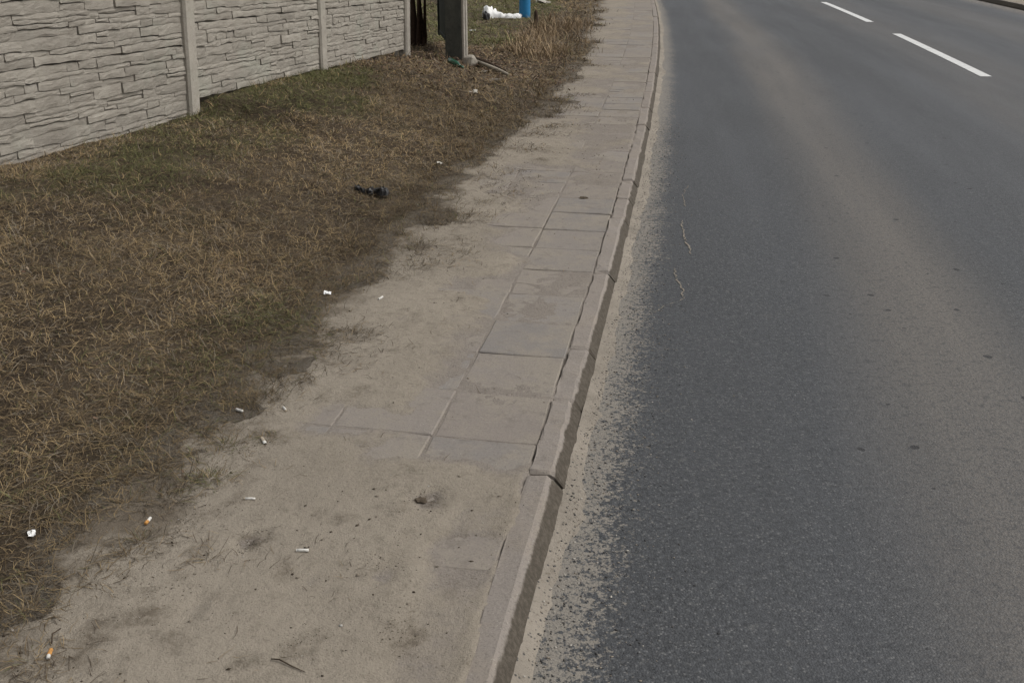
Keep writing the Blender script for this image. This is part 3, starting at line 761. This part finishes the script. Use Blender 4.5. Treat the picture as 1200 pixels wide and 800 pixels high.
for (cs_, cd_, sg, q) in [(2.43, -.39, .028, 260), (2.13, -.79, .030, 300), (1.86, -.30, .045, 220), (1.78, -.52, .03, 120), (2.1, -.42, .03, 90), (2.62, -1.02, .06, 260), (2.2, -1.0, .06, 300), (1.9, -.93, .07, 350), (5.9, -.62, .03, 150), (4.9, -.85, .06, 160), (3.6, -.95, .07, 200), (6.9, -.75, .06, 140)]:
    s2 = rng.normal(cs_, sg, q); d2 = rng.normal(cd_, sg * .8, q); x2, y2 = P(s2, d2)
    s, d, x, y = np.append(s, s2), np.append(d, d2), np.append(x, x2), np.append(y, y2); r = np.append(r, .0005 + .0016 * rng.random(q) ** 3)
n = len(x)
pal = np.array([(.05, .038, .027), (.07, .055, .04), (.2, .17, .135), (.38, .36, .33)]); col = pal[rng.choice(4, n, p=[.42, .28, .24, .06])]
z = np.where(d > -.122, .071, surf(s, d))
o = mesh_obj('soil_crumbs', crumbs('soil_crumbs', x, y, z, r, col), M['crumb']); tag(o, 'dark soil crumbs and tiny pebbles scattered on the sandy pavement', 'crumbs', kind='stuff')
n = 7000; s = .9 + 8 * rng.random(n) ** 1.4; d = np.abs(rng.normal(0, .13, n)) + .004; x, y = P(s, d); r = .0010 + .0030 * rng.random(n) ** 3
pal = np.array([(.05, .05, .05), (.09, .085, .08), (.25, .215, .175), (.4, .37, .33)]); col = pal[rng.choice(4, n, p=[.3, .25, .35, .10])]
o = mesh_obj('grit', crumbs('grit', x, y, np.maximum(gutter_z(s, d), 0), r, col), M['crumb']); tag(o, 'loose grit lying in the gutter beside the kerb', 'grit', kind='stuff')

# dead leaves
def leaves(name, x, y, z, size, col):
    n = len(x); base = np.array([(-1, 0, 0), (-.45, .42, .12), (.35, .36, .1), (1, 0, .05), (.35, -.36, .16), (-.45, -.42, .06)])
    a = rng.random(n) * 6.283; t1 = np.clip(rng.normal(0, .45, n), -.9, .9); t2 = np.clip(rng.normal(0, .45, n), -.9, .9); v = base[None] * size[:, None, None] * (1 + .4 * (rng.random((n, 6, 1)) - .5))
    v[:, :, 2] += v[:, :, 0] * np.tan(t1)[:, None] * .6 + v[:, :, 1] * np.tan(t2)[:, None] * .6
    ca, sa = np.cos(a)[:, None], np.sin(a)[:, None]
    vv = np.stack([v[..., 0] * ca - v[..., 1] * sa + x[:, None], v[..., 0] * sa + v[..., 1] * ca + y[:, None], v[..., 2] + z[:, None]], -1)
    f = np.array([0, 1, 2, 3, 0, 3, 4, 5]); loops = ((np.arange(n) * 6)[:, None] + f).ravel()
    me = np_mesh(name, vv.reshape(-1, 3), loops, np.arange(2 * n) * 4, np.full(2 * n, 4))
    at = me.color_attributes.new('col', 'FLOAT_COLOR', 'POINT'); cc = np.ones((n, 6, 4)); cc[:, :, :3] = col[:, None, :]
    at.data.foreach_set('color', cc.astype(np.float32).ravel()); return me
n1, n2 = 5200, 1500
s = np.concatenate([rng.normal(11.3, 1.3, n1), 1 + 20 * rng.random(n2)]); d = np.concatenate([rng.normal(-2.3, .75, n1), -3.1 + 2.2 * rng.random(n2)])
k = (d < edge(s) - .05) & (s > .9); s, d = s[k], d[k]; x, y = P(s, d); k = in_view(x, y) & fence_side(x, y); s, d, x, y = s[k], d[k], x[k], y[k]; n = len(x)
pal = np.array([(.14, .085, .055), (.19, .125, .085), (.085, .058, .042), (.26, .2, .145)]); col = pal[rng.choice(4, n, p=[.32, .22, .36, .10])] * (.55 + .5 * rng.random(n))[:, None]
o = mesh_obj('dead_leaves', leaves('dead_leaves', x, y, verge_z(s, d) + .012 + .02 * rng.random(n), rng.uniform(.008, .021, n) * np.where(s < 8.5, .5, 1), col), M['leaf'])
tag(o, 'brown dead leaves gathered in the grass around the gate opening', 'leaves', kind='stuff')

# ------------------------------------------------------------------ things
def gz(x, y):
    s, d = SD(x, y); s = float(s); d = float(d)
    return float(surf(np.array([s]), np.array([d]))[0])
def crumple(name, pts, mat, seed, parent=None):
    """a crumpled sheet: rows of points pushed about by noise, with thickness"""
    me = pyd(name, *pts, smooth=False); o = mesh_obj(name, me, mat, parent)
    return o

M['white_plastic'] = mat_plain('white_plastic', (.86, .86, .84), .5, .4, .08, 12)
M['black_plastic'] = mat_plain('black_plastic', (.018, .017, .017), .45, .4, .3, 30)
M['blue_paint'] = mat_plain('blue_paint', (.018, .19, .40), .42, .45, .18, 7, .0015)
M['cig_paper'] = mat_plain('cigarette_paper', (.68, .66, .61), .8, .2, .2, 120)
M['cig_filter'] = mat_plain('cigarette_filter', (.55, .27, .08), .8, .2, .25, 150)
M['cig_old'] = mat_plain('cigarette_filter_weathered', (.42, .36, .28), .85, .2, .3, 150)
M['ash'] = mat_plain('cigarette_ash', (.07, .065, .06), .9, .1, .4, 200)
M['bark'] = mat_plain('shrub_bark', (.06, .036, .024), .9, .15, .5, 30, .006)
M['wood'] = mat_plain('weathered_wood', (.075, .052, .036), .9, .15, .5, 25, .005)
M['stick'] = mat_plain('pale_stick', (.36, .32, .26), .85, .2, .4, 40, .003)
M['twig'] = mat_plain('dark_twig', (.075, .056, .04), .9, .15, .4, 60, .002)
M['green_glass'] = mat_plain('green_glass', (.012, .085, .045), .15, .6, .3, 30, .0005)
M['gate_metal'] = mat_plain('gate_metal', (.028, .036, .028), .6, .3, .4, 12, .002)
M['clod'] = mat_plain('soil_clod', (.115, .092, .069), .97, .05, .5, 60, .006)

# gate post: slotted concrete post, its flank coloured dark for moss and painted-in shade
gx, gy = -.535, 11.42
gp = empty('gate_post', (gx, gy, gz(gx, gy)), math.atan2(-FD[0], FD[1]))
tag(gp, 'square concrete gate post with slotted pale face and mossy flank coloured dark as in shade', 'post')
bm = bmesh.new(); bm_box(bm, (-.10, 0, .95), (.19, .15, 2.5), bevel=.008); bm_obj('shaft', bm, M['darkpost'], gp)
bm = bmesh.new()                                   # pale slotted road face, local +x
for yy, wy in ((-.047, .05), (.042, .062)): bm_box(bm, (.011, yy, .95), (.03, wy, 2.5), bevel=.006)
bm_obj('flange', bm, M['post'], gp)
# gate leaf of dark sheet metal, swung inwards
lx, ly = -.74, 11.9
gl = empty('metal_gate', (lx, ly, gz(lx, ly)), math.radians(98.5))
tag(gl, 'dark green sheet-metal gate leaf swung inward behind the gate post', 'gate')
bm = bmesh.new(); bm_box(bm, (.6, 0, 1.0), (1.12, .006, 1.66)); bm_obj('sheet', bm, M['gate_metal'], gl)
for c, sz in (((.02, 0, 1.0), (.045, .045, 1.78)), ((1.18, 0, 1.0), (.045, .045, 1.78)), ((.6, 0, .155), (1.115, .02, .045)), ((.6, 0, 1.865), (1.115, .04, .045))):
    bm = bmesh.new(); bm_box(bm, c, sz, bevel=.004); bm_obj('frame_bar', bm, M['gate_metal'], gl)

# bare shrub at the end of the fence
sx, sy = -1.20, 12.75
sh = empty('shrub', (sx, sy, gz(sx, sy)))
tag(sh, 'bare dark-brown shrub stems rising in the gateway beside the fence end', 'shrub')
r_ = random.Random(3)
for k, (ox, oy, rad, lean) in enumerate([(-.02, 0, .045, .05), (.075, .05, .03, -.02), (-.08, .08, .03, -.1), (.03, -.06, .022, .12), (.11, .1, .018, .05)]):
    pts = [(ox + lean * z * .5 + r_.uniform(-.012, .012), oy + r_.uniform(-.015, .015), z) for z in (-.1, .1, .3, .55, .8, 1.1, 1.5, 1.9)]
    st_ = mesh_obj('stem', tube_mesh('stem', pts, [rad * (1.25 - .12 * q) for q in range(8)], 9, wob=.18, seed=k), M['bark'], sh)
    for q in range(2):
        z0 = .9 + .4 * q; b0 = Vector((ox + lean * z0 * .5, oy, z0)); an = r_.uniform(0, 6.28)
        pp = [b0 + Vector((math.cos(an) * t * .3, math.sin(an) * t * .3, t * .5)) for t in (0, .4, .8, 1.2)]
        mesh_obj('branch', tube_mesh('branch', pp, [rad * .5, rad * .4, rad * .28, rad * .12], 6, wob=.1, seed=q), M['bark'], st_)

# blue post
bx_, by_ = .222, 18.08
bp = empty('blue_post', (bx_, by_, gz(bx_, by_))); tag(bp, 'round bright-blue painted post standing on the grass past the gateway', 'post')
mesh_obj('shaft', tube_mesh('shaft', [(0, 0, z) for z in (-.2, 0, .4, 1, 1.8, 2.6)], [.098] * 6, 28), M['blue_paint'], bp)
mesh_obj('collar', tube_mesh('collar', [(0, 0, z) for z in (2.598, 2.605, 2.64, 2.66)], [.1, .106, .104, .07], 28), M['blue_paint'], bp)

# white plastic sheet, a crumpled heap drawn out into a twisted tail
def plastic_sheet():
    r_ = random.Random(12); n, m_ = 26, 9; v = []; f = []
    for i in range(n):
        t = i / (n - 1); cx = t * .66; 
        hw = .035 + .10 * math.exp(-((t - .10) / .14) ** 2) + .022 * math.exp(-((t - .36) / .12) ** 2)
        hh = .075 + .13 * math.exp(-((t - .09) / .15) ** 2) + .05 * math.exp(-((t - .33) / .12) ** 2)
        for j in range(m_):
            a = math.pi * (j / (m_ - 1)); q = r_.uniform(.72, 1.2)
            v.append((cx + r_.uniform(-.015, .015), math.cos(a) * hw * q + .02 * math.sin(7 * t), max(-.03, math.sin(a) * hh * q - (.03 if j in (0, m_ - 1) else 0))))
    for i in range(n - 1):
        for j in range(m_ - 1): f.append((i * m_ + j, i * m_ + j + 1, (i + 1) * m_ + j + 1, (i + 1) * m_ + j))
    f.append(tuple(range(m_))); f.append(tuple(reversed(range((n - 1) * m_, n * m_))))
    return pyd('plastic_sheet', v, f, True)
px_, py_ = -.49, 17.75
o = mesh_obj('plastic_sheet', plastic_sheet(), M['white_plastic']); o.location = (px_, py_, gz(px_, py_) + .005); o.rotation_euler = (0, .03, math.radians(9))
tag(o, 'crumpled white plastic sheet trailing over the grass towards the blue post', 'plastic sheet')
def lump(name, rx, ry, rz, seed, rough=.25, sub=2, mat=None):
    bm = bmesh.new(); bmesh.ops.create_icosphere(bm, subdivisions=sub, radius=1); r_ = random.Random(seed)
    for v in bm.verts:
        q = 1 + r_.uniform(-rough, rough); v.co = Vector((v.co.x * rx * q, v.co.y * ry * q, max(v.co.z, -.45) * rz * q))
    return bm_obj(name, bm, mat)
o = lump('black_bag', .055, .06, .10, 3, .25, 2, M['black_plastic']); x0, y0 = -.425, 17.30; o.location = (x0, y0, gz(x0, y0) + .035)
tag(o, 'small black bag lying against the crumpled white plastic sheet', 'bag')

# black rag in the grass
def rag():
    r_ = random.Random(8); n, m_ = 22, 8; v = []; f = []
    for i in range(n):
        t = i / (n - 1); cx = (t - .5) * .215; cy = .055 * (1 - t) ** 2 - .008 * math.sin(t * 6)
        hw = .014 + .012 * math.exp(-((t - .08) / .10) ** 2) + .022 * math.exp(-((t - .82) / .16) ** 2) + .010 * math.exp(-((t - .5) / .1) ** 2)
        for j in range(m_):
            a = math.pi * j / (m_ - 1); q = r_.uniform(.55, 1.35)
            v.append((cx + r_.uniform(-.006, .006), cy + math.cos(a) * hw * q, max(-.01, math.sin(a) * hw * .9 * q - (.012 if j in (0, m_ - 1) else 0))))
    for i in range(n - 1):
        for j in range(m_ - 1): f.append((i * m_ + j, i * m_ + j + 1, (i + 1) * m_ + j + 1, (i + 1) * m_ + j))
    f.append(tuple(range(m_))); f.append(tuple(reversed(range((n - 1) * m_, n * m_))))
    return pyd('rag', v, f)
o = mesh_obj('rag', rag(), M['black_plastic']); x0, y0 = -.83, 5.70; o.location = (x0, y0, gz(x0, y0) + .028); o.rotation_euler = (0, .04, math.radians(-6))
tag(o, 'crumpled black rag lying in the dry grass of the verge', 'rag')

# cigarette ends
def cigarette(x, y, rz, L, fl, fmat, label, squash=1.0, burnt=False, r=.0040, lift=.0):
    e = empty('cigarette_end', (x, y, gz(x, y) + r * .75 + lift), rz); tag(e, label, 'cigarette end', 'cigarette ends dropped by the pavement')
    k = random.Random(int(abs(x) * 999))
    bend = k.uniform(-.10, .10)
    if L > fl: mesh_obj('paper', tube_mesh('paper', [(fl * .98 + (L - fl) * t, bend * (L - fl) * t * t * 2, 0) for t in (0, .33, .66, 1)], [r, r * .97, r * .98, r * .9], 12, wob=.05, seed=2), M['cig_paper'], e)
    if fl > 0: mesh_obj('filter', tube_mesh('filter', [(fl * t, 0, 0) for t in (0, .05, .5, .95, 1)], [r * .93, r * 1.02, r * 1.03, r * 1.04, r * 1.02], 12, wob=.04, seed=1), fmat, e)
    if burnt: mesh_obj('ash', tube_mesh('ash', [(L * .99, bend * (L - fl) * 1.9, 0), (L + .003, bend * (L - fl) * 2.1, 0)], [r * .92, r * .5], 10, wob=.2, seed=3), M['ash'], e)
    e.scale = (1, 1, squash); return e
A_ = math.radians
cigarette(-1.045, 1.787 + .012, A_(-82), .030, .020, M['cig_filter'], 'cigarette end with bright orange filter in mud beside a short twig', burnt=False, r=.0046, lift=.003)
cigarette(-1.004, 2.306, A_(82), .030, .013, M['cig_filter'], 'cigarette end with cream paper and orange tip against a grass tuft', lift=.004, r=.0046)
cigarette(-.568, 2.189, A_(8), .032, .002, M['cig_paper'], 'clean white cigarette end on bare sand beside a dark soil stain', r=.0042)
cigarette(-.770, 2.445, A_(10), .032, .004, M['cig_old'], 'thin whitish cigarette end lying flat on open sand', r=.0034)
cigarette(-.768, 3.010, A_(112), .034, .006, M['cig_old'], 'white cigarette end slanting on sand near the weathered brown one', r=.0042)
cigarette(-.935, 3.005, A_(-30), .030, .016, M['cig_paper'], 'short white cigarette end at the ragged edge of the grass', r=.0046, lift=.003)
cigarette(-.805, 2.815, A_(-62), .046, .028, M['cig_old'], 'flattened weathered brown cigarette end on sand', .7, True, r=.0056)
cigarette(-.587, 4.085, A_(60), .034, .004, M['cig_paper'], 'white cigarette end where the sand meets the grass below the black rag', r=.0046)
def scrap(x, y, rz, a, b, label, mat='white_plastic', lift=.012):
    r_ = random.Random(int(abs(x * 731 + y * 97))); v = []; f = []
    for i in range(4):
        for j in range(4): v.append(((i / 3 - .5) * a + r_.uniform(-.1, .1) * a, (j / 3 - .5) * b + r_.uniform(-.1, .1) * b, r_.uniform(-.25, .35) * min(a, b)))
    for i in range(3):
        for j in range(3): q = i * 4 + j; f.append((q, q + 4, q + 5, q + 1))
    nv = len(v); v += [(p[0], p[1], p[2] - .0015) for p in v]; f += [tuple(nv + q for q in reversed(t)) for t in f]
    o = mesh_obj('paper_scrap', pyd('paper_scrap', v, f), M[mat]); o.location = (x, y, gz(x, y) + lift); o.rotation_euler = (r_.uniform(-.2, .3), r_.uniform(-.2, .2), rz)
    return tag(o, label, 'paper scrap', 'paper scraps in the grass')
M['old_paper'] = mat_plain('weathered_paper', (.5, .47, .41), .85, .2, .3, 60)
scrap(-1.282, 2.237, .4, .018, .026, 'small torn white paper scrap caught in flattened muddy grass')
scrap(-.819, 4.134, .2, .03, .02, 'tiny white paper scrap in brown grass beside the sand')
scrap(-.496, 6.635, .8, .045, .03, 'greyish paper scrap in the grass between the rag and the pavement', 'old_paper')
scrap(-.347, 9.106, .3, .075, .05, 'pale folded paper scrap in leafy grass below the rubble', 'old_paper')
scrap(-.576, 15.152, .1, .08, .05, 'white paper scrap on green grass behind the gate post')
scrap(.66, 21.4, .2, .30, .16, 'large weathered paper sheet on the grass past the blue post', 'old_paper', .03)

# rubble, sticks and a bottle at the foot of the gate post
def chunk(x, y, sz, rz, label, seed):
    bm = bmesh.new(); r_ = random.Random(seed)
    for _ in range(22):                                # hull of a broken lump
        v = Vector((r_.gauss(0, 1), r_.gauss(0, 1), r_.gauss(0, 1))).normalized() * r_.uniform(.8, 1.15)
        bm.verts.new((v.x * sz[0] * .5, v.y * sz[1] * .5, v.z * sz[2] * .5))
    bmesh.ops.convex_hull(bm, input=bm.verts[:]); bmesh.ops.delete(bm, geom=[v for v in bm.verts if not v.link_faces], context='VERTS')
    bmesh.ops.bevel(bm, geom=bm.edges[:], offset=min(sz) * .05, segments=1, affect='EDGES')
    o = bm_obj('concrete_chunk', bm, M['rubble']); o.location = (x, y, gz(x, y) + sz[2] * .3); o.rotation_euler = (r_.uniform(-.2, .2), r_.uniform(-.2, .2), rz)
    return tag(o, label, 'rubble')
chunk(-.46, 10.95, (.21, .15, .15), .5, 'pale broken concrete chunk at the foot of the gate post', 4)
chunk(-.165, 10.02, (.11, .06, .045), -.4, 'flat whitish concrete piece in the leaves beside the pale stick', 6)
chunk(-.29, 10.50, (.08, .05, .035), .3, 'small rounded concrete piece between the broken chunk and the pale stick', 9)
def stick(name, pts, rad, mat, label, seed):
    P_ = []
    for (x, y, dz) in pts: P_.append((x, y, gz(x, y) + dz))
    b = Vector(P_[0]); o = mesh_obj(name, tube_mesh(name, [Vector(p) - b for p in P_], rad, 8, wob=.15, seed=seed), mat); o.location = b
    return tag(o, label, 'stick')
stick('stick', [(-.37, 11.0, .05), (-.25, 10.8, .045), (-.14, 10.6, .04), (-.045, 10.41, .035)], [.018, .022, .024, .016], M['stick'], 'pale peeled stick lying by the concrete chunk at the gate post', 1)
stick('stick', [(-.40, 11.12, .05), (-.28, 10.98, .05), (-.15, 10.85, .045), (-.07, 10.72, .03)], [.03, .028, .02, .012], M['wood'], 'dark rotten stick lying behind the pale peeled stick', 2)
stick('twig', [(-.540, 1.770, .004), (-.520, 1.766, .006), (-.490, 1.748, .004), (-.456, 1.729, .003)], [.0014, .0018, .0015, .0008], M['twig'], 'thin dark twig lying on sand near the kerb', 3)
stick('twig', [(-1.05, 1.865, .010), (-1.058, 1.84, .016), (-1.05, 1.815, .010)], [.0014, .002, .0016], M['twig'], 'short dark twig touching the orange cigarette end', 4)
bo = empty('bottle', (-.60, 10.56, gz(-.60, 10.56) + .035), A_(-58)); bo.rotation_euler = (0, A_(8), A_(-58)); tag(bo, 'green glass bottle half buried in leaves before the gate post', 'bottle')
mesh_obj('body', tube_mesh('body', [(q, 0, 0) for q in (-.09, -.085, 0, .06, .10, .13)], [.025, .032, .032, .032, .02, .0135], 16), M['green_glass'], bo)
mesh_obj('neck', tube_mesh('neck', [(q, 0, 0) for q in (.1305, .17, .175, .19)], [.0132, .0125, .0155, .015], 14), M['green_glass'], bo)
# rotten stake
x0, y0 = .371, 16.0; z0 = gz(x0, y0)
o = mesh_obj('stake', tube_mesh('stake', [(0, 0, -.1), (0, 0, .05), (.004, 0, .15), (-.004, .004, .24), (.0, 0, .275)], [.036, .034, .036, .026, .012], 9, wob=.14, seed=5), M['wood']); o.location = (x0, y0, z0)
tag(o, 'short dark rotten stake in tall dry grass beside the blue post', 'stake')
# clods on the pavement
for (x0, y0, q, lab, sd_) in [(.43, 5.88, .018, 'dark soil clod on a paving slab close to the kerb', 1), (-.265, 2.455, .012, 'dark soil clod pressed into sand in front of the buried slabs', 2)]:
    o = lump('soil_clod', q * 1.5, q * 1.1, q * .42, sd_, .42, 2, M['clod']); o.location = (x0, y0, gz(x0, y0) + q * .2); tag(o, lab, 'soil clod')
